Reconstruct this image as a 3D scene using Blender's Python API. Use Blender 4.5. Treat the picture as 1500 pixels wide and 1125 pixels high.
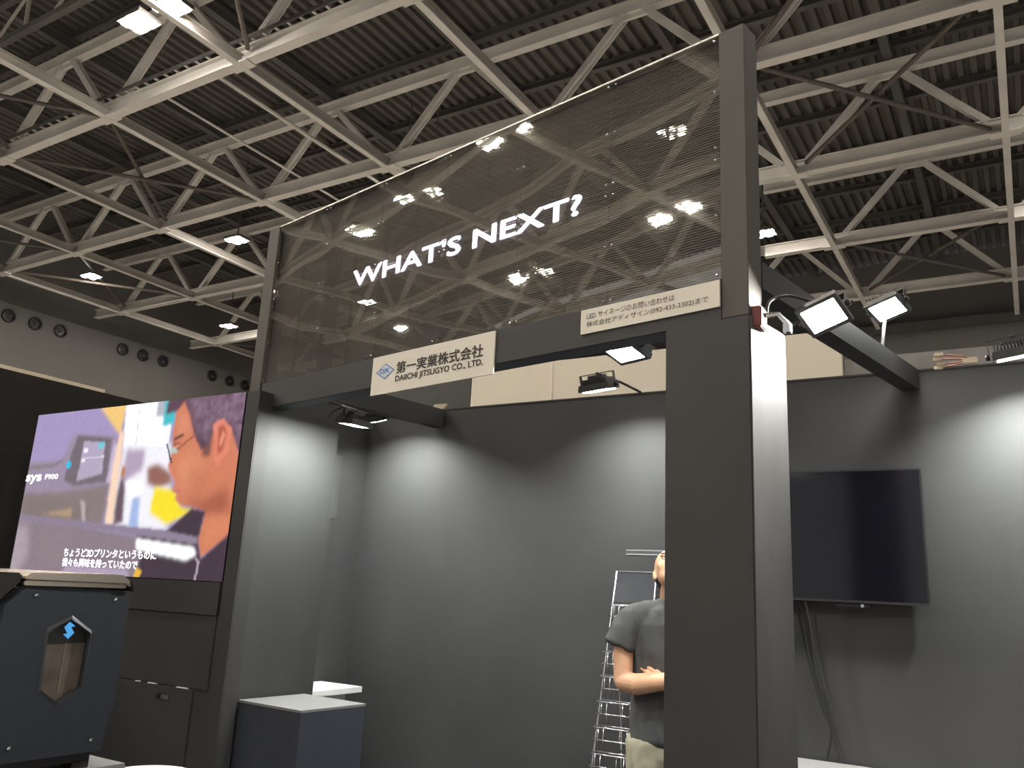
import bpy, bmesh, math, random
import numpy as np
from mathutils import Vector, Matrix, Euler

random.seed(4)
for o in list(bpy.data.objects):
    bpy.data.objects.remove(o)
SC = bpy.context.scene
COL = SC.collection

# ------------------------------------------------------------------ camera
EYE = 1.5
cam_d = bpy.data.cameras.new('camera')
cam = bpy.data.objects.new('camera', cam_d)
COL.objects.link(cam)
_p, _r, _y = math.radians(13.886), math.radians(2.926), math.radians(31.778)
_right = Vector((1, 0, 0)); _fwd = Vector((0, math.cos(_p), math.sin(_p))); _up = Vector((0, -math.sin(_p), math.cos(_p)))
_r2 = _right * math.cos(_r) + _up * math.sin(_r)
_u2 = -_right * math.sin(_r) + _up * math.cos(_r)
_M = Matrix((( _r2.x, _u2.x, -_fwd.x), (_r2.y, _u2.y, -_fwd.y), (_r2.z, _u2.z, -_fwd.z)))
_M = Matrix.Rotation(_y, 3, 'Z') @ _M
cam.matrix_world = Matrix.Translation((0, 0, EYE)) @ _M.to_4x4()
cam_d.sensor_fit = 'HORIZONTAL'; cam_d.sensor_width = 36.0
cam_d.lens = 36.0 * 1229.34 / 1500.0
cam_d.clip_end = 200
SC.camera = cam

# ------------------------------------------------------------------ world, exposure
world = bpy.data.worlds.new('hall_air'); SC.world = world
world.use_nodes = True
bg = world.node_tree.nodes['Background']
bg.inputs[0].default_value = (1.0, 0.97, 0.925, 1)
bg.inputs[1].default_value = 0.46
SC.view_settings.view_transform = 'Standard'
SC.view_settings.look = 'None'
SC.view_settings.gamma = 1.0
SC.view_settings.use_curve_mapping = False
SC.view_settings.exposure = 0.0
HALL_W = 190.0       # watts-like power of each hall lamp
FLOOD = 1.0          # scale for booth floodlights
try:
    SC.cycles.use_denoising = True
    SC.cycles.sample_clamp_indirect = 6.0
    SC.cycles.max_bounces = 10
    SC.cycles.transparent_max_bounces = 16
except Exception:
    pass

# ------------------------------------------------------------------ materials
MATS = {}
def mat(name, col, rough=0.6, metal=0.0, var=0.12, scale=6.0, bump=0.0, bscale=40.0, coat=0.0, stretch=None, spec=0.5):
    if name in MATS: return MATS[name]
    m = bpy.data.materials.new(name); m.use_nodes = True
    nt = m.node_tree; b = nt.nodes['Principled BSDF']
    tc = nt.nodes.new('ShaderNodeTexCoord')
    src = tc.outputs['Object']
    if stretch:
        mp = nt.nodes.new('ShaderNodeMapping'); mp.inputs['Scale'].default_value = stretch
        nt.links.new(src, mp.inputs['Vector']); src = mp.outputs['Vector']
    if var > 0:
        n = nt.nodes.new('ShaderNodeTexNoise'); n.inputs['Scale'].default_value = scale; n.inputs['Detail'].default_value = 4
        nt.links.new(src, n.inputs['Vector'])
        r = nt.nodes.new('ShaderNodeValToRGB')
        r.color_ramp.elements[0].position = 0.3; r.color_ramp.elements[1].position = 0.7
        r.color_ramp.elements[0].color = tuple(c * (1 - var) for c in col) + (1,)
        r.color_ramp.elements[1].color = tuple(min(1, c * (1 + var)) for c in col) + (1,)
        nt.links.new(n.outputs['Fac'], r.inputs['Fac'])
        nt.links.new(r.outputs['Color'], b.inputs['Base Color'])
    else:
        b.inputs['Base Color'].default_value = tuple(col) + (1,)
    b.inputs['Roughness'].default_value = rough
    b.inputs['Metallic'].default_value = metal
    b.inputs['Coat Weight'].default_value = coat
    b.inputs['Specular IOR Level'].default_value = spec
    if bump > 0:
        n2 = nt.nodes.new('ShaderNodeTexNoise'); n2.inputs['Scale'].default_value = bscale; n2.inputs['Detail'].default_value = 3
        nt.links.new(src, n2.inputs['Vector'])
        bp = nt.nodes.new('ShaderNodeBump'); bp.inputs['Strength'].default_value = bump; bp.inputs['Distance'].default_value = 0.01
        nt.links.new(n2.outputs['Fac'], bp.inputs['Height']); nt.links.new(bp.outputs['Normal'], b.inputs['Normal'])
    MATS[name] = m
    return m

def emit(name, col, strength):
    if name in MATS: return MATS[name]
    m = bpy.data.materials.new(name); m.use_nodes = True
    nt = m.node_tree; nt.nodes.clear()
    e = nt.nodes.new('ShaderNodeEmission'); o = nt.nodes.new('ShaderNodeOutputMaterial')
    e.inputs[0].default_value = tuple(col) + (1,); e.inputs[1].default_value = strength
    nt.links.new(e.outputs[0], o.inputs[0])
    MATS[name] = m
    return m

POSTP = mat('brown_black_post_paint', (0.078, 0.070, 0.060), 0.62, var=0.1, scale=2)
DUSTY_LIT = mat('lit_dusty_black_board', (0.085, 0.086, 0.084), 0.7, var=0.2, scale=5, bump=0.05, stretch=(1,1,0.3))
BLACK = mat('black_booth_paint', (0.039, 0.0383, 0.0382), 0.62, var=0.14, scale=2.2, bump=0.05, bscale=60)
WALLP = mat('black_panel_paint', (0.043, 0.0435, 0.0435), 0.6, var=0.12, scale=1.7, bump=0.06, bscale=30)
NAVY = mat('navy_black_paint', (0.040, 0.045, 0.060), 0.55, var=0.1, scale=3)
STEEL = mat('grey_truss_paint', (0.60, 0.575, 0.54), 0.6, var=0.10, scale=1.3, bump=0.05)
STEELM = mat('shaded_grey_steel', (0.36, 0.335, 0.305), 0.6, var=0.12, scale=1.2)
STEELD = mat('dark_roof_steel', (0.085, 0.08, 0.076), 0.7, var=0.15, scale=1.0)
RODM = mat('dark_rod_steel', (0.10, 0.085, 0.075), 0.6, var=0.12)
DECK = mat('brown_roof_deck', (0.098, 0.089, 0.082), 0.8, var=0.18, scale=0.5)
HALLW = mat('grey_hall_wall', (0.118, 0.114, 0.108), 0.85, var=0.08, scale=0.3, bump=0.05)
FLOORM = mat('pale_concrete', (0.52, 0.49, 0.45), 0.7, var=0.12, scale=0.8)
BEIGE = mat('beige_panel', (0.74, 0.67, 0.55), 0.75, var=0.03, scale=1.5)
SIGNW = mat('cream_sign_board', (0.77, 0.72, 0.62), 0.6, var=0.03, scale=3)
INK = mat('dark_sign_ink', (0.035, 0.025, 0.02), 0.6, var=0.05)
INKB = mat('blue_sign_ink', (0.08, 0.22, 0.52), 0.6, var=0.05)
DIAM = mat('pale_blue_ink', (0.60, 0.66, 0.72), 0.6, var=0.03)
BLKPL = mat('black_plastic', (0.018, 0.018, 0.019), 0.4, var=0.1, scale=9)
LAMPB = mat('grey_lamp_casting', (0.10, 0.10, 0.10), 0.45, metal=0.6, var=0.15, scale=12)
CHROME = mat('chrome_wire', (0.75, 0.75, 0.78), 0.22, metal=1.0, var=0.05)
CABLE = mat('black_cable', (0.03, 0.03, 0.032), 0.45, var=0.1)
WHITE = mat('white_laminate', (0.78, 0.78, 0.76), 0.5, var=0.03)
PALETOP = mat('pale_grey_top', (0.20, 0.20, 0.198), 0.6, var=0.05)
RED = mat('dark_red_clamp', (0.16, 0.03, 0.03), 0.45, var=0.1)
COPPER = mat('red_brown_wire', (0.30, 0.12, 0.08), 0.45, var=0.1)
CREAMP = mat('cream_plastic', (0.70, 0.60, 0.45), 0.5, var=0.06)
YELLOW = mat('dull_yellow_metal', (0.50, 0.40, 0.12), 0.5, var=0.1)
ORANGE = mat('rust_orange', (0.55, 0.20, 0.06), 0.6, var=0.2)
def lens_mat(st, c=(0.98, 1.0, 0.97)): return emit('floodlight_lens_%d' % st, c, st * FLOOD)
HALLL = emit('hall_lamp_lens', (1.0, 0.915, 0.80), HALL_W / (math.pi * 0.075))
LEDW = emit('led_letter_white', (0.88, 0.80, 1.0), 3.2)
SUBW = emit('subtitle_white', (1.0, 0.97, 1.0), 2.0)
SLAT = mat('led_slat_black', (0.135, 0.129, 0.12), 0.4, var=0.06)
ALU = mat('dull_aluminium', (0.55, 0.53, 0.5), 0.35, metal=0.9, var=0.08)

# clear wavy acrylic sheet: partly mirror, partly clear
def acrylic():
    m = bpy.data.materials.new('wavy_acrylic'); m.use_nodes = True
    nt = m.node_tree; nt.nodes.clear()
    out = nt.nodes.new('ShaderNodeOutputMaterial'); mix = nt.nodes.new('ShaderNodeMixShader')
    tr = nt.nodes.new('ShaderNodeBsdfTransparent'); tr.inputs[0].default_value = (0.93, 0.92, 0.9, 1)
    gl = nt.nodes.new('ShaderNodeBsdfGlossy'); gl.inputs['Roughness'].default_value = 0.015
    gl.inputs['Color'].default_value = (1, 0.98, 0.94, 1)
    tc = nt.nodes.new('ShaderNodeTexCoord')
    n = nt.nodes.new('ShaderNodeTexNoise'); n.inputs['Scale'].default_value = 2.2; n.inputs['Detail'].default_value = 0.0
    bp = nt.nodes.new('ShaderNodeBump'); bp.inputs['Strength'].default_value = 0.35; bp.inputs['Distance'].default_value = 0.006
    nt.links.new(tc.outputs['Object'], n.inputs['Vector']); nt.links.new(n.outputs['Fac'], bp.inputs['Height'])
    nt.links.new(bp.outputs['Normal'], gl.inputs['Normal'])
    mix.inputs[0].default_value = 0.15
    nt.links.new(tr.outputs[0], mix.inputs[1]); nt.links.new(gl.outputs[0], mix.inputs[2]); nt.links.new(mix.outputs[0], out.inputs[0])
    return m
ACRYL = acrylic()

# ------------------------------------------------------------------ mesh helpers
class MB:
    def __init__(s): s.v = []; s.f = []
    def _add(s, vs, fs):
        k = len(s.v); s.v += [tuple(v) for v in vs]; s.f += [tuple(i + k for i in f) for f in fs]; return s
    def box(s, x0, x1, y0, y1, z0, z1):
        return s._add([(x0,y0,z0),(x1,y0,z0),(x1,y1,z0),(x0,y1,z0),(x0,y0,z1),(x1,y0,z1),(x1,y1,z1),(x0,y1,z1)],
                      [(0,3,2,1),(4,5,6,7),(0,1,5,4),(1,2,6,5),(2,3,7,6),(3,0,4,7)])
    def bar(s, p, q, w, h, up=(0,0,1)):
        p = Vector(p); q = Vector(q); d = (q - p).normalized(); up = Vector(up)
        a = d.cross(up)
        if a.length < 1e-4: a = d.cross(Vector((1,0,0)))
        a.normalize(); b = a.cross(d).normalized(); a = a * w / 2; b = b * h / 2
        vs = [p-a-b, p+a-b, p+a+b, p-a+b, q-a-b, q+a-b, q+a+b, q-a+b]
        return s._add(vs, [(0,3,2,1),(4,5,6,7),(0,1,5,4),(1,2,6,5),(2,3,7,6),(3,0,4,7)])
    def ibeam(s, p, q, w, h, t, up=(0,0,1)):
        p = Vector(p); q = Vector(q); u = Vector(up)
        s.bar(p + u*(t/2), q + u*(t/2), w, t, up); s.bar(p + u*(h-t/2), q + u*(h-t/2), w, t, up)
        return s.bar(p + u*(h/2), q + u*(h/2), t*1.3, h - 2*t, up)
    def tube(s, pts, r, n=8, cap=True):
        pts = [Vector(p) for p in pts]; rs = r if isinstance(r, (list, tuple)) else [r]*len(pts)
        k = len(s.v); a = None
        for i, p in enumerate(pts):
            d = (pts[min(i+1, len(pts)-1)] - pts[max(i-1, 0)]).normalized()
            if a is None:
                a = d.cross(Vector((0,0,1)))
                if a.length < 1e-3: a = d.cross(Vector((1,0,0)))
            else: a = a - d * a.dot(d)
            a.normalize(); b = d.cross(a)
            for j in range(n):
                t = 2*math.pi*j/n; s.v.append(tuple(p + (a*math.cos(t) + b*math.sin(t)) * rs[i]))
        for i in range(len(pts)-1):
            for j in range(n):
                s.f.append((k+i*n+j, k+i*n+(j+1)%n, k+(i+1)*n+(j+1)%n, k+(i+1)*n+j))
        if cap:
            s.f.append(tuple(k+j for j in range(n))[::-1]); e = k+(len(pts)-1)*n; s.f.append(tuple(e+j for j in range(n)))
        return s
    def prism(s, poly, ext):
        n = len(poly); ext = Vector(ext); k = len(s.v)
        s.v += [tuple(p) for p in poly] + [tuple(Vector(p)+ext) for p in poly]
        s.f.append(tuple(range(k, k+n))[::-1]); s.f.append(tuple(range(k+n, k+2*n)))
        for i in range(n): s.f.append((k+i, k+(i+1)%n, k+n+(i+1)%n, k+n+i))
        return s
    def lathe(s, prof, c=(0,0,0), axis=(0,0,1), n=20):
        ax = Vector(axis).normalized(); a = ax.orthogonal().normalized(); b = ax.cross(a); c = Vector(c); k = len(s.v); m = len(prof)
        for j in range(n):
            t = 2*math.pi*j/n; d = a*math.cos(t) + b*math.sin(t)
            for r, h in prof: s.v.append(tuple(c + d*r + ax*h))
        for j in range(n):
            for i in range(m-1):
                s.f.append((k+j*m+i, k+((j+1)%n)*m+i, k+((j+1)%n)*m+i+1, k+j*m+i+1))
        return s
    def ell(s, c, r, rot=None, nu=16, nv=10):
        k = len(s.v); c = Vector(c)
        for i in range(nv+1):
            ph = math.pi*i/nv
            for j in range(nu):
                t = 2*math.pi*j/nu
                v = Vector((r[0]*math.sin(ph)*math.cos(t), r[1]*math.sin(ph)*math.sin(t), r[2]*math.cos(ph)))
                if rot: v = rot @ v
                s.v.append(tuple(c+v))
        for i in range(nv):
            for j in range(nu):
                s.f.append((k+i*nu+j, k+(i+1)*nu+j, k+(i+1)*nu+(j+1)%nu, k+i*nu+(j+1)%nu))
        return s
    def limb(s, pts, radii, n=16, ec=1.0):
        """closed sweep with elliptical rings (rx across, ry along view) and rounded ends"""
        pts = [Vector(p) for p in pts]; rr = [(r, r) if not isinstance(r, tuple) else r for r in radii]
        d0 = (pts[0]-pts[1]).normalized(); d1 = (pts[-1]-pts[-2]).normalized()
        P = [pts[0]+d0*min(rr[0])*.55, pts[0]+d0*min(rr[0])*.35] + pts + [pts[-1]+d1*min(rr[-1])*.35*ec, pts[-1]+d1*min(rr[-1])*.55*ec]
        Rr = [(rr[0][0]*.35, rr[0][1]*.35), (rr[0][0]*.8, rr[0][1]*.8)] + rr + [(rr[-1][0]*.8, rr[-1][1]*.8), (rr[-1][0]*.35, rr[-1][1]*.35)]
        k = len(s.v); a = None
        for i, p in enumerate(P):
            d = (P[min(i+1, len(P)-1)] - P[max(i-1, 0)]).normalized()
            if a is None:
                a = Vector((1,0,0)) - d*d.x
                if a.length < .2: a = Vector((0,0,1)) - d*d.z
            else: a = a - d*a.dot(d)
            a.normalize(); b = d.cross(a)
            for j in range(n):
                t = 2*math.pi*j/n; s.v.append(tuple(p + a*math.cos(t)*Rr[i][0] + b*math.sin(t)*Rr[i][1]))
        for i in range(len(P)-1):
            for j in range(n): s.f.append((k+i*n+j, k+i*n+(j+1)%n, k+(i+1)*n+(j+1)%n, k+(i+1)*n+j))
        s.f.append(tuple(k+j for j in range(n))[::-1]); e = k+(len(P)-1)*n; s.f.append(tuple(e+j for j in range(n)))
        return s
    def mesh(s, name):
        me = bpy.data.meshes.new(name); me.from_pydata(s.v, [], s.f); me.validate()
        bm = bmesh.new(); bm.from_mesh(me); bmesh.ops.recalc_face_normals(bm, faces=bm.faces); bm.to_mesh(me); bm.free()
        return me
    def build(s, name, m, parent=None, world=False, smooth=False, bevel=0.0):
        if world and parent is not None:
            L = parent.location; s.v = [(x-L.x, y-L.y, z-L.z) for x, y, z in s.v]
        me = s.mesh(name)
        if bevel > 0:
            bm = bmesh.new(); bm.from_mesh(me)
            es = [e for e in bm.edges if len(e.link_faces) == 2 and e.calc_face_angle() > 0.6]
            bmesh.ops.bevel(bm, geom=es, offset=bevel, segments=2, affect='EDGES', clamp_overlap=True)
            bm.to_mesh(me); bm.free()
        me.materials.append(m)
        if smooth:
            for p in me.polygons: p.use_smooth = True
        o = bpy.data.objects.new(name, me); COL.objects.link(o)
        if parent is not None: o.parent = parent
        return o

def tag(o, label, cat, group=None):
    o['label'] = label; o['category'] = cat
    if group: o['group'] = group
    return o
def thing(name, label, cat, loc=(0,0,0), rz=0.0, group=None):
    e = bpy.data.objects.new(name, None); COL.objects.link(e); e.empty_display_size = 0.1
    e.location = loc; e.rotation_euler = (0, 0, rz)
    return tag(e, label, cat, group)
def struct(o, label=None):
    o['kind'] = 'structure'
    if label: o['label'] = label
    return o
def children(o): return [c for c in bpy.data.objects if c.parent == o]
def dup(o, loc=None, rot=None, parent=None):
    c = o.copy(); COL.objects.link(c)
    if parent is not None: c.parent = parent
    if loc is not None: c.location = loc
    if rot is not None: c.rotation_euler = rot
    for ch in children(o): dup(ch, parent=c)
    return c
_dg_src = []
def text_mesh(s, w, h, bold=0.0, ext=0.001):
    """writing as mesh in its own XZ plane, fitted into w x h, left bottom at origin"""
    c = bpy.data.curves.new('writing', 'FONT'); c.body = s; c.resolution_u = 3
    o = bpy.data.objects.new('writing', c); COL.objects.link(o)
    bpy.context.view_layer.update()
    me = bpy.data.meshes.new_from_object(o.evaluated_get(bpy.context.evaluated_depsgraph_get()))
    bpy.data.objects.remove(o)
    co = np.array([v.co[:] for v in me.vertices])
    lo, hi = co.min(0), co.max(0)
    sx = w / (hi[0]-lo[0]); sy = h / (hi[1]-lo[1])
    for v in me.vertices: v.co = ((v.co.x-lo[0])*sx, 0.0, (v.co.y-lo[1])*sy)
    if bold > 0:
        vs = [v.co.copy() for v in me.vertices]; fs = [tuple(p.vertices) for p in me.polygons]; V2 = []; F2 = []
        for dx, dz in ((0,0), (1,0), (-1,0), (0.5,0.8), (-0.5,0.8), (0.5,-0.8), (-0.5,-0.8)):
            k = len(V2); V2 += [(v.x + dx*bold*h, (dx+2*dz)*0.00003, v.z + dz*bold*h) for v in vs]; F2 += [tuple(i+k for i in f) for f in fs]
        me = bpy.data.meshes.new('writing'); me.from_pydata(V2, [], F2)
    return me
def put_mesh(name, me, m, parent, loc=(0,0,0)):
    me.materials.clear(); me.materials.append(m)
    o = bpy.data.objects.new(name, me); COL.objects.link(o); o.parent = parent; o.location = loc
    return o

# ================================================================== THE HALL
h = 9.0; ZC = EYE + h
YK = [h*(0.965+0.465*k) for k in range(-5, 5)]
XJ = [h*(0.03-0.4355*j) for j in range(-1, 8)]
XMIN, XMAX = -3.19*h, h*(0.03+0.4355)+0.6

fl = struct(MB().box(-31, 14, -16, 30, -0.1, 0.0).build('floor', FLOORM), 'pale concrete exhibition hall floor')
MB().box(-6.0, 3.2, 0.6, 4.6, 0.0, 0.006).build('unseen_bounce_carpet', mat('added_blue_grey_carpet', (0.05,0.052,0.06), 0.95), fl)  # out of view; dark area added to cut floor bounce onto walls and person
wl = struct(MB().box(-30.2, -29.7, -16, 29.5, 0.0, 12.9).build('wall_left', HALLW), 'tall grey side wall of the exhibition hall')
wf = MB().box(-30.2, 14, 29.0, 29.5, 0.0, 12.9)
wf = struct(wf.build('wall_far', HALLW), 'grey end wall of the exhibition hall')
led = MB().box(-29.6, 13, 28.6, 29.0, 10.35, 10.6).build('ledge', STEELD, wf)
# roof deck : trapezoid ribs running along Y
d = MB(); pitch = 0.27; x = -31.0; prof = []
while x < 14:
    prof += [(x, 0.0), (x+0.11, 0.0), (x+0.14, 0.11), (x+0.24, 0.11)]; x += pitch
for (px, pz) in prof:
    d.v.append((px, -16, 13.15+pz)); d.v.append((px, 30, 13.15+pz))
for i in range(len(prof)-1): d.f.append((2*i, 2*i+1, 2*i+3, 2*i+2))
ceil = struct(d.build('ceiling', DECK), 'ribbed brown steel roof deck')

# roof trusses across the hall
def make_truss(x0, x1):
    t = thing('roof_truss', 'grey painted steel roof truss with zigzag web members under the hall roof', 'truss', (0,0,ZC), 0, 'roof trusses across the hall')
    MB().ibeam((x0,0,0), (x1,0,0), 0.20, 0.31, 0.028).build('bottom_chord', STEEL, t)
    MB().ibeam((x0,0,1.88), (x1,0,1.88), 0.18, 0.28, 0.025).build('top_chord', STEEL, t)
    for X in XJ:
        if x0 < X < x1:
            MB().box(X-0.26, X+0.26, -0.12, 0.12, -0.03, -0.003).build('gusset_plate', STEEL, t)
    for a, b in zip(XJ[:-1], XJ[1:]):
        m = (a+b)/2
        for e in (a, b):
            if x0 <= min(e, m)-0.1 and max(e, m)+0.1 <= x1:
                q = MB(); s_ = 0.3 if e > m else -0.3
                p1 = Vector((e - s_*0.9, 0, 0.29)); p2 = Vector((m + s_*0.6, 0, 1.92)); dd = (p2-p1).normalized()
                q.bar(p1, p2, 0.15, 0.025, (0,0,1)); n = Vector((0,1,0)).cross(dd)
                for sd in (-1, 1):
                    q.bar(p1 + Vector((0, sd*0.07, 0)) , p2 + Vector((0, sd*0.07, 0)), 0.016, 0.13, n)
                q.build('diagonal', STEEL, t)
    for a, b in zip(XJ[:-1], XJ[1:]):
        m = (a+b)/2
        if x0 < m < x1: MB().box(m-0.25, m+0.25, -0.03, 0.03, 1.78, 2.0).build('apex_plate', STEEL, t)
    return t
tr0 = make_truss(XMIN, XMAX)
tr0.location.y = YK[5]; GEN_LABEL = tr0['label']
for k, y in enumerate(YK):
    if k in (5, 8): continue
    dup(tr0, loc=(0, y, ZC))
tr0['label'] = 'grey steel roof truss carrying the cable ladder on its lower chord'
ta = make_truss(XMIN, -1.95*h); ta.location.y = YK[8]; ta['label'] = 'grey steel roof truss ending bare near the air nozzles of the side wall'
tb = make_truss(-0.60*h, XMAX); tb.location.y = YK[8]; tb['label'] = 'grey steel roof truss whose lower chord ends free behind the LED sign post'

# tie members along the hall
tie0 = thing('tie_beam', 'slim grey steel tie beam running across the trusses at their lower chord', 'beam', (XJ[0], 0, ZC), 0, 'tie beams under the roof')
MB().box(-0.065, 0.065, -14, 28.9, -0.035, -0.008).build('flange', STEEL, tie0)
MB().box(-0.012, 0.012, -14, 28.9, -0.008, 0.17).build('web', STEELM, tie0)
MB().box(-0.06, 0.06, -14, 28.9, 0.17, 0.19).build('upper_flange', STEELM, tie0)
for X in XJ[1:]: dup(tie0, loc=(X, 0, ZC))
# upper beams along the hall at the truss apexes
up0 = thing('apex_beam', 'dark steel beam running along the hall over the truss tops', 'beam', ((XJ[0]+XJ[1])/2, 0, ZC+2.2), 0, 'upper beams along the hall')
MB().ibeam((0,-14,0), (0,28.9,0), 0.18, 0.25, 0.025).build('joist', STEELD, up0)
for a, b in zip(XJ[1:-1], XJ[2:]): dup(up0, loc=((a+b)/2, 0, ZC+2.2))
# purlins
pu0 = thing('roof_purlin', 'dark steel purlin right under the ribbed roof deck', 'purlin', (0, YK[0], ZC+2.47), 0, 'purlins under the roof deck')
MB().ibeam((-29.6,0,0), (13,0,0), 0.15, 0.17, 0.02).build('purlin_bar', STEELD, pu0)
yy = YK[0] + 2.0925
while yy < 28.5:
    dup(pu0, loc=(0, yy, ZC+2.46)); yy += 2.0925
# plan bracing rods
def rod(p, q, r=0.045):
    p = Vector(p); q = Vector(q)
    o = MB().tube([(0,0,0), tuple(q-p)], r, 8).build('bracing_rod', RODM); o.location = p
    return tag(o, 'thin dark steel bracing rod crossing a bay under the roof', 'rod', 'bracing rods under the roof')
for (j0, j1) in ((4, 5), (6, 7), (2, 3), (0, 1)):
    for k in range(4, 9):
        if (j0 + k) % 3 == 1: continue
        a, b = XJ[j0+1], XJ[j1+1] if j1+1 < len(XJ) else XJ[-1]
        y0, y1 = YK[k], YK[k+1]
        rod((a-0.25, y0+0.105, ZC+0.20), (b+0.25, y1-0.105, ZC+0.20)); rod((b+0.25, y0+0.105, ZC+0.09), (a-0.25, y1-0.105, ZC+0.09))
# cable ladder lying along the lower chord of one truss
cl = thing('cable_ladder', 'cable ladder with pale rungs lying beside a truss chord', 'cable tray', (-14.5, YK[5]+0.0, ZC+0.345))
for sy in (-0.2, 0.2): MB().box(-9, 9, sy-0.015, sy+0.015, -0.03, 0.04).build('side_rail', STEELD, cl)
rg = MB().box(-0.025, 0.025, -0.18, 0.18, -0.02, 0.01).build('rung', STEEL, cl); rg.location.x = -8.9
for i in range(1, 60):
    c = rg.copy(); COL.objects.link(c); c.location.x = -8.9 + i*0.3
# inner lattice girder above the ladder
lg = thing('lattice_girder', 'small dark lattice girder with pale struts above the cable ladder', 'girder', (-14.5, YK[5]-1.9, ZC+0.8))
MB().bar((-10,0,0), (10,0,0), 0.12, 0.12).build('lower_boom', STEELD, lg)
MB().bar((-10,0,0.95), (10,0,0.95), 0.12, 0.12).build('upper_boom', STEELD, lg)
for i in range(10):
    x0 = -10 + 2*i
    MB().bar((x0,0,0.05), (x0+1,0,0.9), 0.045, 0.045).build('strut', STEELM, lg)
    MB().bar((x0+1,0,0.9), (x0+1.1,0,0.05), 0.06, 0.05).build('strut', STEELM, lg)
# pipes
def pipe(p, q, r, label):
    o = MB().tube([(0,0,0), tuple(Vector(q)-Vector(p))], r, 8).build('sprinkler_pipe', STEEL); o.location = p
    return tag(o, label, 'pipe', 'pipes under the roof')
pipe((-12.75, 9.1, ZC+0.45), (-12.75, 16.6, ZC+0.45), 0.045, 'pale thin pipe running between two trusses')
pipe((-14.4, 9.1, ZC+0.5), (-14.4, 16.6, ZC+0.5), 0.03, 'pale thin pipe running between two trusses')

# hall lamps
def make_hall_lamp():
    t = thing('hall_lamp', 'glowing warm LED high-bay lamp cluster hanging under the hall roof', 'lamp', (0,0,ZC), 0, 'high-bay lamps under the hall roof')
    MB().box(-0.30, 0.30, -0.22, 0.22, 0.06, 0.14).build('housing', STEELD, t)
    MB().tube([(0,0,0.14), (0,0,2.70)], 0.02, 6).build('hanger', STEELD, t)
    for i, (x, y) in enumerate([(-0.21,-0.10), (0.0,-0.14), (0.21,-0.08), (-0.12,0.13), (0.13,0.12)]):
        MB().prism([(x-0.06,y-0.06,0.036), (x+0.06,y-0.06,0.036), (x+0.06,y+0.06,0.036), (x-0.06,y+0.06,0.036)], (0,0,0.02)).build('led_module', HALLL, t)
    return t
hl = make_hall_lamp()
first = True
for X in (-2.756, -2.008, -1.357, -1.264, -0.6, 0.16):
    for Y in (-1.02, -0.44, 0.17, 0.788, 1.593, 2.205):
        if X in (-2.008, -2.756) and Y == 0.788: continue
        if X == -0.6 and Y == 2.205: X2 = -0.565
        else: X2 = X
        zz = ZC
        o = hl if first else dup(hl)
        o.location = (X2*h, Y*h, zz); first = False
        if X in (-1.357, -1.264): o['label'] = 'glowing warm LED high-bay lamp hanging as one of a close pair'

# round air nozzles on the hall's side wall
nz = thing('air_nozzle', 'round dark air nozzle in a row of three on the grey hall wall', 'vent', (-29.7, 14.5, 9.93), 0, 'air nozzles on the hall wall')
MB().lathe([(0.24,0.0), (0.24,0.08), (0.21,0.10), (0.19,0.08), (0.18,0.0)], (0,0,0), (1,0,0), 20).build('ring', BLKPL, nz, smooth=True)
MB().lathe([(0.001,0.02), (0.19,0.01)], (0,0,0), (1,0,0), 20).build('dark_mouth', BLKPL, nz)
MB().lathe([(0.001,0.09), (0.05,0.06), (0.05,0.02)], (0,0.02,-0.02), (1,0,0), 14).build('core', STEELD, nz, smooth=True)
for Y in (15.44, 16.38, 18.91, 19.82, 20.74, 23.22, 24.18, 25.05): dup(nz, loc=(-29.7, Y, 9.93))

# ================================================================== NEIGHBOURING STANDS
nb = MB().box(-6.25, -6.0, -2.0, 6.5, 0.0, 2.83).build('neighbour_wall', mat('matt_black_cloth', (0.012,0.011,0.0105), 0.9)); tag(nb, 'black side wall of the next stand behind the glowing video screen', 'wall')
cs = MB().bar((-6.1, 0.5, 2.846), (-6.1, 3.75, 2.846), 0.16, 0.03).build('edge_strip', CREAMP); tag(cs, 'cream edging strip along the top of a black stand wall', 'strip')
bw = thing('beige_partition', 'plain beige partition wall rising behind the black back wall', 'partition', (-3.0, 7.05, 0))
for a, b in ((-4.83, -3.885), (-3.868, -2.1), (-2.1, -1.187)):
    MB().box(a, b, 7.0, 7.06, 0, 3.73).build('panel', BEIGE, bw, world=True)
MB().box(-3.885, -3.868, 6.985, 7.06, 0, 3.73).build('joint_post', SIGNW, bw, world=True)
dw = MB().box(-6.6, -4.84, 7.0, 7.06, 0, 4.2).build('dark_partition', mat('charcoal_panel', (0.06,0.058,0.055), 0.7)); tag(dw, 'dark charcoal partition beside the beige one beyond the back wall', 'partition')
gw = MB().box(-1.18, 0.6, 7.1, 7.16, 0, 3.50).build('grey_partition', mat('mid_grey_panel', (0.24,0.23,0.22), 0.7)); tag(gw, 'mid grey partition next to the beige one above the back wall', 'partition')

# ================================================================== BOOTH WALLS
YW = 4.6
wb = struct(MB().box(-4.2, 3.0, YW+0.012, YW+0.09, 0, 2.695).build('wall_back', BLACK), 'black painted back wall of the booth')
xs = [-4.06, -3.20, -2.235, -1.37, -0.51, 0.45, 1.41, 2.37, 3.0]
for a, b in zip(xs[:-1], xs[1:]):
    for z0, z1 in ((0.002, 1.8099), (1.8101, 2.695)):
        MB().box(a+0.00012, b-0.00012, YW, YW+0.011, z0, z1).build('wall_panel', WALLP, wb)
MB().box(-4.2, 3.0, YW-0.004, YW+0.09, 2.696, 2.706).build('top_cap', BLACK, wb)
wl2 = struct(MB().box(-4.14, -4.06, 3.6, YW+0.01, 0, 2.695).build('wall_side', WALLP), 'black side wall in the niche behind the grey partition')
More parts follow.
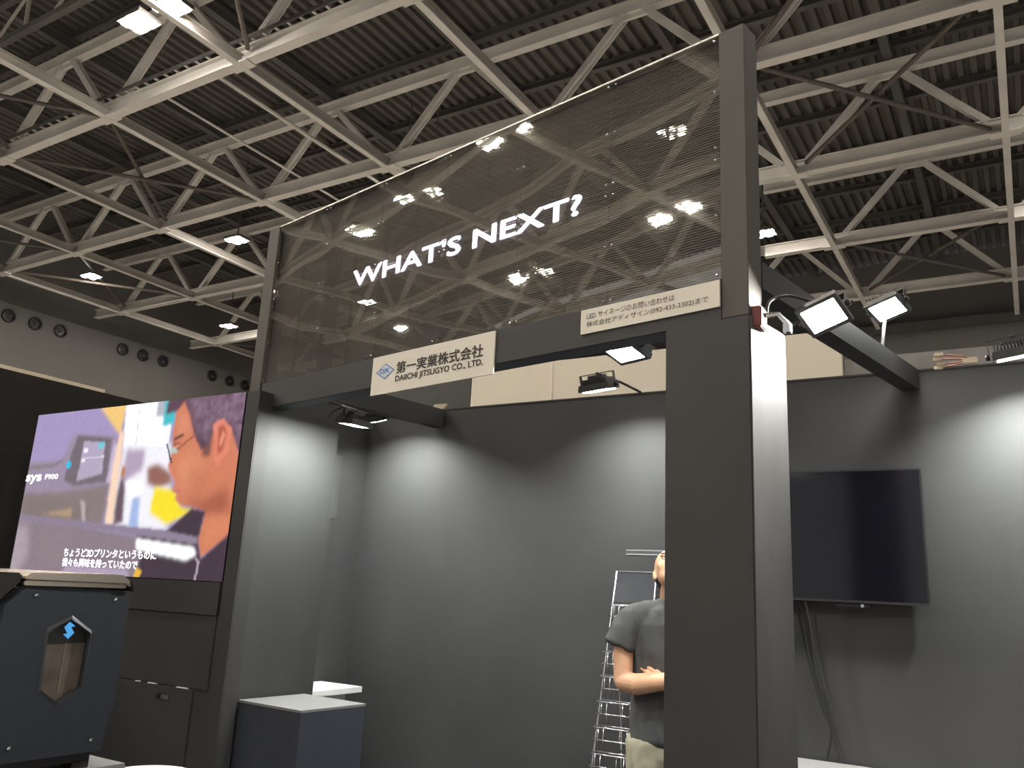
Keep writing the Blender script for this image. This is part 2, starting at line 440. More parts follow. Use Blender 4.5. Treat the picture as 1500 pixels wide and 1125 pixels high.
# partition next to the screen block
wp = struct(MB().box(-3.66, -3.60, 3.245, 3.807, 0, 2.45).build('wall_partition', WALLP, bevel=0.002), 'short partition lit grey by a floodlight')
wl3 = MB().box(-3.80, -3.66, 3.72, 3.80, 1.88, 2.27)
wl3 = tag(wl3.build('wall_monitor', mat('grey_plastic', (0.055,0.055,0.055), 0.5)), 'thin grey panel peeking out behind the partition edge', 'panel')
wl3.location = (0.03, 0.09, 0)

# screen block
sb = struct(MB().box(-5.79, -3.589, 3.150, 3.245, 0, 2.519).build('wall_screen', BLACK, bevel=0.002), 'black block wall that carries the video screen')
MB().box(-3.69, -3.589, 3.142, 3.150, 0, 2.519).build('corner_board', BLACK, sb)
MB().box(-5.80, -3.712, 3.136, 3.150, 1.300, 1.470).build('skirting_board', BLACK, sb)
MB().box(-3.712, -3.69, 3.1485, 3.1505, 1.30, 2.5).build('dark_gap', BLKPL, sb)
MB().box(-5.8, -3.712, 3.1445, 3.150, 0.925, 1.296).build('middle_board', BLACK, sb)
dr = MB().box(-4.60, -3.818, 3.140, 3.150, 0.02, 0.915).build('door_leaf', BLACK, sb)
MB().box(-4.10, -3.995, 3.138, 3.1402, 0.848, 0.876).build('latch_recess', BLKPL, dr)
MB().box(-4.06, -4.0, 3.136, 3.1382, 0.850, 0.872).build('latch_slider', ALU, dr)
for a, b in ((-4.19, -4.12), (-3.95, -3.86), (-4.3, -4.26)):
    MB().box(a, b, 3.139, 3.150, 0.917, 0.922).build('bright_gap', WHITE, sb)

# ------------------------------------------------------------------ video screen
vs = thing('video_screen', 'large glowing LED video screen showing a man beside a machine', 'screen', (-4.73, 3.14, 1.475))
SX0, SX1, SZ0, SZ1 = -5.76, -3.70, 1.475, 2.517
MB().box(SX0, SX1, 3.142, 3.150, SZ0, SZ1).build('screen_frame', BLKPL, vs, world=True)
NX, NZ = 272, 138
U, V = np.meshgrid((np.arange(NX)+0.5)/NX, (np.arange(NZ)+0.5)/NZ)
img = np.zeros((NZ, NX, 3)) + np.array([0.40, 0.33, 0.56])
def inpoly(P):
    P = np.array(P); r = np.zeros(U.shape, bool); n = len(P); j = n-1
    for i in range(n):
        c = ((P[i,1] > V) != (P[j,1] > V))
        with np.errstate(divide='ignore', invalid='ignore'):
            xx = (P[j,0]-P[i,0])*(V-P[i,1])/(P[j,1]-P[i,1]+1e-12)+P[i,0]
        r ^= c & (U < xx); j = i
    return r
def blur(a, s):
    if s <= 0: return a
    k = int(3*s)+1; w = np.exp(-0.5*(np.arange(-k, k+1)/s)**2); w /= w.sum()
    for ax in (0, 1):
        pad = [(0,0)]*a.ndim; pad[ax] = (k, k); b = np.pad(a, pad, mode='edge'); acc = np.zeros_like(a)
        for i, ww in enumerate(w):
            sl = [slice(None)]*a.ndim; sl[ax] = slice(i, i+a.shape[ax]); acc = acc + ww*b[tuple(sl)]
        a = acc
    return a
def paint(P, c, s=1.0, al=1.0):
    global img
    m = blur(inpoly(P).astype(float), s)[..., None]*al
    img = img*(1-m) + np.array(c)*m
paint([(-0.1,0.69), (0.18,0.69), (0.22,0.85), (0.42,0.82), (0.48,0.80), (0.44,0.61), (0.47,0.5), (0.46,0.28), (-0.1,0.33)], (0.36,0.29,0.40), 1.5)
paint([(-0.1,0.66), (0.13,0.665), (0.20,0.70), (0.16,0.65), (-0.1,0.625)], (0.27,0.22,0.24), 1.2)
paint([(-0.1,0.49), (0.21,0.487), (0.45,0.525), (0.445,0.28), (-0.1,0.33)], (0.27,0.215,0.215), 2)
paint([(0.02,0.44), (0.30,0.42), (0.37,0.40), (0.36,0.30), (0.02,0.34)], (0.25,0.20,0.19), 3)
paint([(0.117,0.35), (0.283,0.385), (0.282,0.329)], (0.46,0.33,0.22), 1.5)
paint([(0.315,0.44), (0.345,0.42), (0.362,0.30), (0.345,0.30), (0.325,0.40)], (0.50,0.42,0.42), 1)
paint([(0.21,0.56), (0.225,0.72), (0.245,0.84), (0.425,0.805), (0.435,0.54), (0.27,0.52)], (0.20,0.165,0.19), 1.2)
paint([(0.285,0.80), (0.395,0.78), (0.405,0.59), (0.28,0.55)], (0.48,0.42,0.56), 0.8)
paint([(0.36,0.785), (0.395,0.78), (0.395,0.745), (0.36,0.75)], (0.20,0.62,0.72), 0.7)
for (a, b) in ((0.302,0.74), (0.295,0.68)): paint([(a-.01,b-.012), (a+.01,b-.012), (a+.01,b+.012), (a-.01,b+.012)], (0.95,0.9,1), 0.6)
paint([(0.30,0.695), (0.40,0.70), (0.40,0.69), (0.30,0.685)], (0.72,0.68,0.8), 0.5)
t_ = np.linspace(0, 2*math.pi, 20)
paint([(0.222+0.013*math.cos(a), 0.656+0.024*math.sin(a)) for a in t_], (0.05,0.55,0.85), 0.7)
paint([(0.44,0.79), (0.47,0.72), (0.45,0.53), (0.435,0.54)], (0.60,0.50,0.70), 1.2)
paint([(0.332,1.02), (0.475,1.02), (0.465,0.83), (0.455,0.83)], (0.95,0.62,0.22), 1.6)
paint([(0.47,1.05), (0.70,1.05), (0.70,0.72), (0.49,0.74)], (1.35,1.35,1.4), 1.2)
paint([(0.536,1.02), (0.540,1.02), (0.552,0.74), (0.546,0.74)], (0.6,0.62,0.72), 0.6)
paint([(0.49,0.77), (0.72,0.74), (0.75,0.25), (0.49,0.28)], (0.95,0.93,1.0), 2.5)
paint([(0.51,0.73), (0.60,0.72), (0.60,0.60), (0.54,0.55), (0.50,0.48)], (0.48,0.38,0.52), 2.2)
paint([(0.46,0.84), (0.483,0.84), (0.50,0.28), (0.462,0.28), (0.452,0.6)], (1.0,0.72,0.55), 1.4)
paint([(0.505,0.58), (0.53,0.50), (0.545,0.30), (0.50,0.28), (0.495,0.45)], (0.16,0.11,0.13), 1.5)
paint([(0.50,0.63), (0.52,0.62), (0.52,0.57), (0.50,0.56)], (0.55,0.22,0.10), 1.2)
paint([(0.53,0.54), (0.60,0.53), (0.62,0.48), (0.56,0.43)], (1.3,1.3,1.35), 1)
paint([(0.575,0.44), (0.607,0.447), (0.618,0.27), (0.572,0.27)], (0.40,0.52,0.82), 1.5)
paint([(0.619,0.614), (0.666,0.632), (0.733,0.577), (0.74,0.516), (0.676,0.487), (0.631,0.519)], (0.33,0.15,0.12), 2)
paint([(0.666,0.503), (0.764,0.475), (0.794,0.385), (0.86,0.366), (0.744,0.286), (0.66,0.355)], (0.98,0.80,0.04), 1.6)
paint([(0.62,1.02), (0.69,1.02), (0.68,0.90), (0.62,0.91)], (0.5,0.5,0.56), 1.5)
paint([(0.655,1.02), (0.705,0.96), (0.72,0.86), (0.66,0.845)], (0.08,0.55,0.62), 1.4)
HAIR = (0.135,0.075,0.105)
paint([(0.680,1.05), (1.1,1.05), (1.1,0.5), (0.92,0.55), (0.85,0.66), (0.80,0.74), (0.74,0.93), (0.711,0.93), (0.668,0.918), (0.67,0.99)], HAIR, 1.2)
SKIN1 = (0.68,0.235,0.135)
paint([(0.745,0.985), (0.775,0.90), (0.806,0.786), (0.845,0.695), (0.87,0.72), (0.90,0.857), (0.957,0.81), (1.02,0.60), (1.02,0.25), (0.904,0.115), (0.883,0.213), (0.897,0.356), (0.85,0.385), (0.793,0.395), (0.762,0.43), (0.773,0.462), (0.749,0.485), (0.755,0.515), (0.740,0.556), (0.712,0.605), (0.719,0.681), (0.716,0.754), (0.714,0.806), (0.712,0.923)], SKIN1, 1.0)
paint([(0.755,0.66), (0.84,0.66), (0.88,0.58), (0.84,0.48), (0.78,0.50)], (0.82,0.34,0.19), 5, 0.8)
paint([(0.73,0.93), (0.77,0.90), (0.79,0.80), (0.73,0.78)], (0.76,0.30,0.19), 3, 0.8)
paint([(0.79,0.42), (0.89,0.42), (0.97,0.50), (1.0,0.35), (0.9,0.33)], (0.34,0.10,0.06), 4, 0.75)
paint([(0.90,0.33), (1.0,0.33), (1.0,0.26), (0.91,0.15)], (0.74,0.27,0.14), 3, 0.7)
paint([(0.742,0.49), (0.785,0.478), (0.775,0.455), (0.755,0.465)], (0.62,0.18,0.15), 1)
paint([(0.72,0.775), (0.76,0.80), (0.765,0.785), (0.722,0.755)], (0.14,0.07,0.06), 0.8)
paint([(0.880,0.835), (0.924,0.865), (0.958,0.801), (0.960,0.682), (0.921,0.602), (0.900,0.647), (0.902,0.725)], (0.80,0.26,0.17), 0.9)
paint([(0.905,0.82), (0.928,0.83), (0.943,0.78), (0.935,0.69), (0.915,0.655), (0.912,0.74)], (0.48,0.12,0.08), 1.2)
paint([(0.925,0.80), (0.938,0.77), (0.925,0.70), (0.918,0.73)], (0.85,0.33,0.22), 0.9)
paint([(0.690,0.745), (0.697,0.745), (0.730,0.63), (0.722,0.63)], (0.06,0.07,0.10), 0.5)
paint([(0.705,0.73), (0.745,0.71), (0.748,0.685), (0.715,0.69)], (0.50,0.72,0.72), 0.9, 0.8)
paint([(0.738,0.708), (0.813,0.791), (0.816,0.783), (0.742,0.698)], (0.35,0.12,0.08), 0.5)
paint([(0.722,0.742), (0.752,0.748), (0.752,0.738), (0.722,0.734)], (0.16,0.06,0.05), 0.8)
paint([(0.80,0.62), (0.88,0.60), (0.90,0.50), (0.84,0.44), (0.80,0.50)], (0.52,0.16,0.09), 6, 0.6)
paint([(0.84,0.80), (0.885,0.80), (0.885,0.66), (0.855,0.66)], (0.11,0.06,0.07), 1.6, 0.8)
JK = (0.075,0.05,0.068)
paint([(0.841,0.375), (0.897,0.36), (0.885,0.204), (0.905,0.110), (1.02,0.265), (1.02,-0.02), (0.60,-0.02), (0.62,0.25), (0.745,0.25)], JK, 1.0)
paint([(-0.05,0.355), (0.343,0.308), (0.744,0.256), (0.882,0.223), (0.883,0.185), (0.75,0.207), (0.338,0.275), (-0.05,0.325)], (0.30,0.24,0.33), 0.9)
paint([(-0.05,0.325), (0.337,0.276), (0.62,0.222), (0.65,0.1), (0.64,-0.02), (-0.05,-0.02)], (0.28,0.22,0.26), 1.5)
paint([(-0.02,0.28), (0.06,0.28), (0.09,0.1), (0.05,0.0), (-0.02,0.0)], (0.48,0.40,0.45), 4, 0.8)
paint([(0.12,0.27), (0.32,0.25), (0.30,0.05), (0.14,0.05)], (0.30,0.24,0.26), 4, 0.7)
paint([(0.62,0.21), (0.873,0.168), (0.884,0.129), (0.845,0.10), (0.76,0.12), (0.625,0.15)], (1.3,1.3,1.35), 1.4)
paint([(0.30,0.05), (0.60,0.04), (0.62,-0.02), (0.28,-0.02)], (0.55,0.45,0.62), 2, 0.7)
paint([(0.638,0.053), (0.668,0.035), (0.65,-0.02), (0.63,-0.02)], (0.85,0.50,0.08), 0.8)
paint([(0.880,0.119), (0.887,0.119), (0.903,0.093), (0.897,-0.0), (0.890,0.0), (0.895,0.09)], (0.5,0.42,0.48), 0.6)
rs = np.random.default_rng(3); img *= 1 + 0.05*blur(rs.normal(size=(NZ, NX)), 1.0)[..., None]
img *= 1 + 0.06*np.sin(U*NX*1.0 + V*NZ*2.1)[..., None]*(U < 0.47)[..., None]
hair_m = blur((inpoly([(0.76,1.0), (1.0,1.0), (1.0,0.66), (0.97,0.8), (0.9,0.87), (0.87,0.73), (0.82,0.8)])).astype(float), 3)
img += (hair_m*(0.10+0.12*blur(rs.normal(size=(NZ, NX)), 1.3)))[..., None]*np.array([0.9,0.7,1.0])
img = np.clip(img, 0.01, 1.4)
sv = [(SX0+(SX1-SX0)*i/NX+4.73, 0.0, (SZ1-SZ0)*j/NZ) for j in range(NZ+1) for i in range(NX+1)]
sf = [(j*(NX+1)+i, j*(NX+1)+i+1, (j+1)*(NX+1)+i+1, (j+1)*(NX+1)+i) for j in range(NZ) for i in range(NX)]
me = bpy.data.meshes.new('screen_picture'); me.from_pydata(sv, [], sf)
ca = me.color_attributes.new('picture', 'FLOAT_COLOR', 'CORNER')
cc = np.ones((NZ*NX, 4, 4), np.float32); cc[:, :, :3] = img.reshape(-1, 1, 3)
ca.data.foreach_set('color', cc.ravel())
pm = bpy.data.materials.new('video_picture'); pm.use_nodes = True
nt = pm.node_tree; nt.nodes.clear(); oo = nt.nodes.new('ShaderNodeOutputMaterial'); ee = nt.nodes.new('ShaderNodeEmission'); at = nt.nodes.new('ShaderNodeVertexColor'); at.layer_name = 'picture'
ee.inputs[1].default_value = 1.0; nt.links.new(at.outputs[0], ee.inputs[0]); nt.links.new(ee.outputs[0], oo.inputs[0])
me.materials.append(pm)
so = bpy.data.objects.new('screen_picture', me); COL.objects.link(so); so.parent = vs
SW, SH = SX1-SX0, SZ1-SZ0
def on_screen(s, u0, u1, v0, v1, bold, nm='subtitle'):
    m_ = text_mesh(s, (u1-u0)*SW, (v1-v0)*SH, bold)
    return put_mesh(nm, m_, SUBW, vs, (SX0+4.73+u0*SW, -0.004, v0*SH))
on_screen('ちょうど3Dプリンタというものに', 0.283, 0.722, 0.098, 0.146, 0.035)
on_screen('我々も興味を持っていたので', 0.283, 0.645, 0.040, 0.088, 0.035)
on_screen('sys', 0.0, 0.085, 0.545, 0.600, 0.07, 'machine_lettering')
on_screen('F900', 0.108, 0.178, 0.570, 0.600, 0.06, 'machine_lettering')

# ================================================================== ANGLED FRONT (turned 10.78 degrees)
RZ = math.radians(-10.78)
FO = (-1.065, 2.759, 0.0)
def front(name, label, cat, group=None): return thing(name, label, cat, FO, RZ, group)
pl = front('booth_pillar', 'wide black pillar with one side lit white by a floodlight', 'pillar')
MB().box(0.0, 0.327, 0.0, 0.275, 0, 2.45).build('pillar_box', BLACK, pl, bevel=0.003)
MB().box(0.3272, 0.330, 0.004, 0.272, 0.0, 2.445).build('lit_side_board', DUSTY_LIT, pl)  # chalky smears, plus floodlight brightness put into a lighter board colour
tw = front('header_tower', 'tall black post at the end of the see-through LED sign', 'post')
MB().box(0.222, 0.324, 0.004, 0.105, 2.452, 3.59).build('post_box', POSTP, tw, bevel=0.002)
lf = front('header_end_post', 'slim dark brown end post of the LED sign above the video screen', 'post')
MB().box(-2.842, -2.732, 0.004, 0.105, 2.52, 3.592).build('post_box', POSTP, lf, bevel=0.002)
hb = front('header_beam', 'long black fascia beam below the see-through LED sign', 'beam')
MB().box(-2.70, 0.222, 0.0, 0.022, 2.447, 2.598).build('fascia_board', BLACK, hb)
MB().box(-2.70, 0.222, 0.022, 0.105, 2.447, 2.465).build('soffit_board', NAVY, hb)
MB().box(-2.70, 0.222, 0.085, 0.105, 2.465, 2.598).build('back_board', BLACK, hb)

ls = front('led_sign', 'see-through black LED sign with glowing words WHAT\'S NEXT', 'sign')
q = MB(); z = 2.607
while z < 3.583:
    q.box(-2.728, 0.218, 0.034, 0.039, z, z+0.0063); z += 0.0104
sl = q.build('led_strips', SLAT, ls); sl['kind'] = 'stuff'
CW = 0.4915
for i in range(6):
    for j in range(2):
        a = -2.730 + i*CW; z0 = 2.602 + j*0.494
        MB().box(a+0.002, a+CW-0.002, 0.012, 0.016, z0+0.001, z0+0.492).build('acrylic_sheet', ACRYL, ls)
for i in range(7):
    u = min(max(-2.730 + i*CW, -2.722), 0.212)
    MB().box(u-0.006, u+0.006, 0.042, 0.075, 2.600, 3.588).build('upright', BLKPL, ls)
for i in range(6):
    u = -2.730 + (i+0.5)*CW
    MB().box(u-0.003, u+0.003, 0.042, 0.060, 2.600, 3.588).build('thin_upright', BLKPL, ls)
for u in (-0.30, -2.25, -1.27):
    MB().box(u-0.03, u+0.03, 0.080, 0.125, 2.600, 3.588).build('rear_post', BLKPL, ls)
MB().box(-2.73, 0.22, 0.042, 0.075, 3.088, 3.104).build('middle_rail', BLKPL, ls)
MB().box(-2.73, 0.22, 0.008, 0.06, 3.586, 3.594).build('top_rail', ALU, ls)
for sgn in (1,):
    sc = MB().lathe([(0.0001,-0.004), (0.0045,-0.003), (0.005,0.0)], (0,0,0), (0,1,0), 8).build('screw', CHROME, ls); sc.location = (-2.715, 0.011, 2.62)
    pts = [(-2.730+i*CW+dx, z) for i in range(7) for dx in (-0.018, 0.018) for z in (2.62, 2.85, 3.07, 3.12, 3.35, 3.57)]
    for (u, z) in pts:
        if -2.72 < u < 0.215:
            c = sc.copy(); COL.objects.link(c); c.location = (u, 0.011, z)
# LED words
def raw_text(t):
    c = bpy.data.curves.new('writing', 'FONT'); c.body = t; c.resolution_u = 3
    o = bpy.data.objects.new('writing', c); COL.objects.link(o); bpy.context.view_layer.update()
    me = bpy.data.meshes.new_from_object(o.evaluated_get(bpy.context.evaluated_depsgraph_get())); bpy.data.objects.remove(o)
    return np.array([v.co[:2] for v in me.vertices]), [tuple(p.vertices) for p in me.polygons]
WORDS = "WHAT'S NEXT?"
full, _ = raw_text(WORDS); lo, hi = full.min(0), full.max(0)
kx = 1.535/(hi[0]-lo[0]); kz = 0.094/(hi[1]-lo[1])
for n_ in range(len(WORDS)):
    if WORDS[n_] == ' ': continue
    pre, _ = raw_text(WORDS[:n_+1]); ch, fs_ = raw_text(WORDS[n_])
    off = pre[:, 0].max() - ch[:, 0].max(); V2 = []; F2 = []
    for dx, dz in ((0,0), (1,0), (-1,0), (0.5,0.8), (-0.5,0.8), (0.5,-0.8), (-0.5,-0.8)):
        k = len(V2)
        V2 += [((x+off-lo[0])*kx + dx*0.0062, (dx+2*dz)*0.00003, (y-lo[1])*kz + dz*0.0045) for x, y in ch]; F2 += [tuple(i_+k for i_ in f) for f in fs_]
    me = bpy.data.meshes.new('led_letter'); me.from_pydata(V2, [], F2)
    put_mesh('led_letter', me, LEDW, ls, (-1.968, 0.030, 3.042))

s1 = front('company_sign', 'cream company sign with dark letters and a blue diamond emblem', 'sign')
MB().box(-1.680, -0.850, -0.008, -0.001, 2.400, 2.594).build('board', SIGNW, s1)
def on_sign(par, s, x0, w, zc, hh, m, bold, u0, ztop, zh, nm='lettering'):
    mm = text_mesh(s, w, hh, bold); return put_mesh(nm, mm, m, par, (x0, -0.0095, zc-hh/2))
on_sign(s1, '第一実業株式会社', -1.680+0.225*0.83, 0.695*0.83, 2.594-0.402*0.194, 0.058, INK, 0.03, 0, 0, 0)
on_sign(s1, 'DAIICHI JITSUGYO CO., LTD.', -1.680+0.222*0.83, 0.70*0.83, 2.594-0.695*0.194, 0.036, INK, 0.035, 0, 0, 0)
dc = (-1.680+0.122*0.83, 2.594-0.425*0.194)
MB().prism([(dc[0]-0.070,-0.009,dc[1]), (dc[0],-0.009,dc[1]-0.040), (dc[0]+0.070,-0.009,dc[1]), (dc[0],-0.009,dc[1]+0.040)], (0,0.0009,0)).build('diamond_outline', INKB, s1)
MB().prism([(dc[0]-0.060,-0.0098,dc[1]), (dc[0],-0.0098,dc[1]-0.034), (dc[0]+0.060,-0.0098,dc[1]), (dc[0],-0.0098,dc[1]+0.034)], (0,0.0007,0)).build('diamond_field', DIAM, s1)
mm = text_mesh('DJK', 0.074, 0.027, 0.05)
for v in mm.vertices: v.co.x += v.co.z*0.22
put_mesh('emblem_letters', mm, INKB, s1, (dc[0]-0.042, -0.0106, dc[1]-0.014))

s2 = front('contact_sign', 'cream contact sign with two lines and a phone number', 'sign')
MB().box(-0.384, 0.221, -0.008, -0.001, 2.495, 2.594).build('board', SIGNW, s2)
on_sign(s2, 'LED サイネージのお問い合わせは', -0.384+0.05*0.605, 0.655*0.605, 2.594-0.30*0.099, 0.026, INK, 0.0, 0, 0, 0)
on_sign(s2, '株式会社アディザイン(092-433-3302)まで', -0.384+0.05*0.605, 0.88*0.605, 2.594-0.655*0.099, 0.027, INK, 0.0, 0, 0, 0)

# crossbeams from the front header back to the back wall
RD = Vector((0.18704, 0.98235, 0))
def cross(name, xw, w, z0, z1, ystart, label):
    p1 = Vector((xw, YW, 0)); L = (YW - ystart)/RD.y; p0 = p1 - RD*L
    t = thing(name, label, 'beam', (p0.x, p0.y, 0))
    zc = (z0+z1)/2
    MB().bar((p0.x, p0.y, zc), (p1.x, p1.y-0.012, zc), w, z1-z0).build('beam_box', BLACK, t, world=True)
    return t
cross('crossbeam', -0.4515, 0.085, 2.597, 2.70, 2.87, 'black crossbeam running from the pillar side to the television wall')
cross('crossbeam', -3.415, 0.085, 2.572, 2.695, 3.36, 'black crossbeam near the grey partition and the company sign')

# ================================================================== FLOODLIGHTS
def flood(loc, normal, xdir, lens, label, scale=1.0, clamp=None, w=0.15, dpt=0.118, watts=0, spread=110):
    t = thing('floodlight', label, 'floodlight', loc)
    n = Vector(normal).normalized(); xa = Vector(xdir); xa = (xa - n*xa.dot(n)).normalized(); ya = n.cross(xa)
    # local frame : +z' = -n (towards the fins)
    M = Matrix((xa, ya, -n)).transposed().to_4x4()
    if M.to_3x3().determinant() < 0: M = Matrix((xa, -ya, -n)).transposed().to_4x4()
    t.matrix_world = Matrix.Translation(loc) @ M @ Matrix.Scale(scale, 4)
    a, b = w/2, dpt/2
    MB().box(-a, a, -b, b, -0.010 if watts > 0 else -0.002, 0.004).build('lens', lens, t)
    q = MB()
    for (x0, x1, y0, y1) in ((-a-0.018, -a, -b-0.018, b+0.018), (a, a+0.018, -b-0.018, b+0.018), (-a, a, -b-0.018, -b), (-a, a, b, b+0.018)):
        q.box(x0, x1, y0, y1, -0.004, 0.02)
    q.build('bezel', LAMPB, t)
    MB().prism([(-a-0.014, -b-0.014, 0.02), (a+0.014, -b-0.014, 0.02), (a+0.014, b+0.014, 0.02), (-a-0.014, b+0.014, 0.02)], (0,0,0.014)).build('body', LAMPB, t)
    fn = MB().box(-0.0022, 0.0022, -b-0.004, b+0.004, 0.034, 0.062).build('cooling_fin', LAMPB, t); fn.location.x = -a
    for i in range(1, 12):
        c = fn.copy(); COL.objects.link(c); c.location.x = -a + i*w/11
    MB().box(-0.045, 0.045, -0.03, 0.03, 0.062, 0.082).build('driver_box', LAMPB, t)
    q = MB(); s_ = a+0.024
    q.box(-s_-0.003, -s_, -0.014, 0.014, 0.0, 0.092); q.box(s_, s_+0.003, -0.014, 0.014, 0.0, 0.092); q.box(-s_, s_, -0.014, 0.014, 0.088, 0.092)
    q.build('bracket', LAMPB, t)
    for sd in (-1, 1):
        MB().lathe([(0.0001, 0.016), (0.013, 0.014), (0.015, 0.0), (0.0001, 0.0)], (sd*(s_+0.003), 0, 0.018), (sd, 0, 0), 12).build('knob', BLKPL, t, smooth=True)
    if watts > 0:
        ld = bpy.data.lights.new('beam_light', 'AREA'); ld.shape = 'RECTANGLE'; ld.size = w*0.95; ld.size_y = dpt*0.95
        ld.energy = watts; ld.color = (0.98, 1.0, 0.97); ld.spread = math.radians(spread)
        lo = bpy.data.objects.new('beam_light', ld); COL.objects.link(lo); lo.parent = t; lo.location = (0, 0, -0.0115)
    if clamp is not None:
        Mi = t.matrix_world.inverted()
        top = Vector((0, 0, 0.092)); tgt = Mi @ Vector(clamp); mid = (top+tgt)/2 + Vector((0,0,0.01))
        MB().tube([tuple(top), tuple(mid), tuple(tgt)], 0.008/scale, 8).build('arm', LAMPB, t)
    return t
GLOW = lens_mat(18)
flood((-3.22, 3.52, 2.372), (-0.14, 0.02, -0.99), (0.05, 1, 0), lens_mat(720), 'LED floodlight near the crossbeam, washing the grey partition', 0.9, clamp=(-3.60, 3.62, 2.562))
flood((-3.66, 4.20, 2.560), (0.02, 0.34, -0.94), (1, 0, -0.1), GLOW, 'LED floodlight beside the crossbeam, washing the back wall corner', 0.8, clamp=(-3.541, 4.18, 2.60), watts=15, spread=134)
flood((-1.985, 4.13, 2.620), (0.08, 0.25, -0.96), (1, 0, 0.1), GLOW, 'LED floodlight over the back wall, in front of the beige partition', 1.0, clamp=(-1.93, 4.590, 2.707), watts=16.5, spread=134)
flood((-1.37, 3.07, 2.485), (-0.20, -0.31, -0.92), (0.88, -0.45, -0.07), lens_mat(500), 'finned LED floodlight under the contact sign beside the pillar', 1.0, clamp=(-1.02, 3.02, 2.43))
flood((-0.548, 2.93, 2.490), (0.08, -0.64, -0.76), (0.93, -0.3, 0.15), lens_mat(1000, (1.0, 0.98, 0.93)), 'glaring LED floodlight held out from the white-lit pillar side', 0.82, clamp=(-0.69, 2.95, 2.455))
flood((-0.491, 4.20, 2.914), (0.05, -0.46, -0.88), (0.92, -0.38, 0.06), lens_mat(300), 'glaring LED floodlight standing on the crossbeam behind the pillar', 0.9, clamp=(-0.53, 4.22, 2.708))
flood((0.02, 4.20, 2.625), (0.14, 0.20, -0.96), (1, 0, 0.18), GLOW, 'LED floodlight with dangling plugs above the television wall', 1.0, clamp=(0.12, 4.590, 2.707), watts=27, spread=138)

def cable(name, pts, r, m, label, grp=None, n=6):
    # smooth curve through points (Catmull-Rom)
    P = [Vector(p) for p in pts]; out = []
    for i in range(len(P)-1):
        a = P[max(i-1,0)]; b = P[i]; c = P[i+1]; d_ = P[min(i+2, len(P)-1)]
        for k in range(n):
            t = k/n
            out.append(0.5*((2*b) + (c-a)*t + (2*a-5*b+4*c-d_)*t*t + (3*b-a-3*c+d_)*t**3))
    out.append(P[-1]); o0 = P[0]
    o = MB().tube([tuple(p-o0) for p in out], r, 6).build(name, m, smooth=True); o.location = o0
    return tag(o, label, 'cable', grp)
cable('lamp_cable', [(-0.712,2.80,2.47), (-0.705,2.82,2.53), (-0.66,2.90,2.57), (-0.60,2.97,2.565), (-0.565,2.985,2.56)], 0.006, CABLE, 'grey cable looping from the pillar side to its floodlight')
cable('lamp_cable', [(-1.30,3.06,2.56), (-1.24,3.0,2.58), (-1.13,2.95,2.56), (-1.05,2.90,2.47)], 0.004, ALU, 'thin pale cable arching to the pillar top')
cable('lamp_cable', [(-1.20,3.06,2.575), (-1.17,3.05,2.54), (-1.12,3.0,2.56), (-1.05,2.96,2.455)], 0.003, ALU, 'thin twisted cable near the finned floodlight')
cable('lamp_cable', [(-3.57,3.66,2.45), (-3.54,3.67,2.50), (-3.47,3.69,2.53), (-3.42,3.72,2.52)], 0.006, CABLE, 'black cable from the partition top to its floodlight')
rc = thing('spring_clamp', 'dark red clamp gripping the pillar top edge', 'clamp', (-0.722, 2.765, 2.44))
MB().box(-0.022, 0.012, -0.045, 0.03, -0.03, 0.045).build('jaw', RED, rc, bevel=0.004)
MB().tube([(0.012,0.0,0.02), (0.05,0.03,0.03), (0.075,0.06,0.0)], 0.009, 8).build('screw_rod', CHROME, rc)
MB().box(0.06, 0.085, 0.05, 0.075, -0.03, 0.0).build('handle', CHROME, rc)
# dangling plugs left of the last floodlight
pk = thing('plug_leads', 'bundle of red-brown leads ending in cream plugs', 'leads', (-0.19, 4.19, 2.625))
for i, (dx, dz) in enumerate(((-0.105, 0.03), (-0.112, 0.012), (-0.10, -0.008), (-0.112, -0.022))):
    MB().tube([(0.06,0,-0.012), (0.0,0.01*i-0.015,0.0+dz*0.5), (dx+0.03, 0.012*i-0.018, dz)], 0.0035, 6).build('lead', COPPER, pk)
    MB().box(dx-0.008, dx+0.03, 0.012*i-0.028, 0.012*i-0.008, dz-0.008, dz+0.008).build('plug', CREAMP, pk, bevel=0.002)
MB().box(0.0, 0.06, -0.014, 0.014, -0.02, 0.008).build('sleeve', CREAMP, pk, bevel=0.003)
nt_ = MB().prism([(-3.50,4.59,2.707), (-3.40,4.60,2.707), (-3.42,4.64,2.707), (-3.48,4.64,2.707)], (0.03,0,0.035)).build('cream_tag', CREAMP); tag(nt_, 'small cream offcut on the back wall top near the crossbeam', 'offcut')

# ================================================================== FURNITURE AND DISPLAYS
tv = thing('television', 'large black flat television hung on the back wall', 'television', (-0.965, 4.51, 1.531))
MB().box(-0.545, 0.541, 0.0, 0.035, 0.0, 0.654).build('casing', BLKPL, tv, bevel=0.004)
gl = mat('dark_glass', (0.006, 0.006, 0.010), 0.13, var=0.05)
MB().box(-0.537, 0.533, -0.0015, 0.0, 0.012, 0.646).build('screen_glass', gl, tv)
MB().box(-0.545, 0.541, -0.002, 0.0, 0.0, 0.011).build('lower_bezel', mat('dark_bezel', (0.03,0.028,0.027), 0.35), tv)
MB().box(-0.30, 0.30, 0.035, 0.088, 0.12, 0.50).build('wall_bracket', BLKPL, tv)
MB().box(0.12, 0.28, 0.012, 0.06, -0.028, 0.0).build('sensor_box', BLKPL, tv, bevel=0.006)
MB().box(0.235, 0.250, 0.010, 0.0125, -0.020, -0.006).build('white_sticker', WHITE, tv)
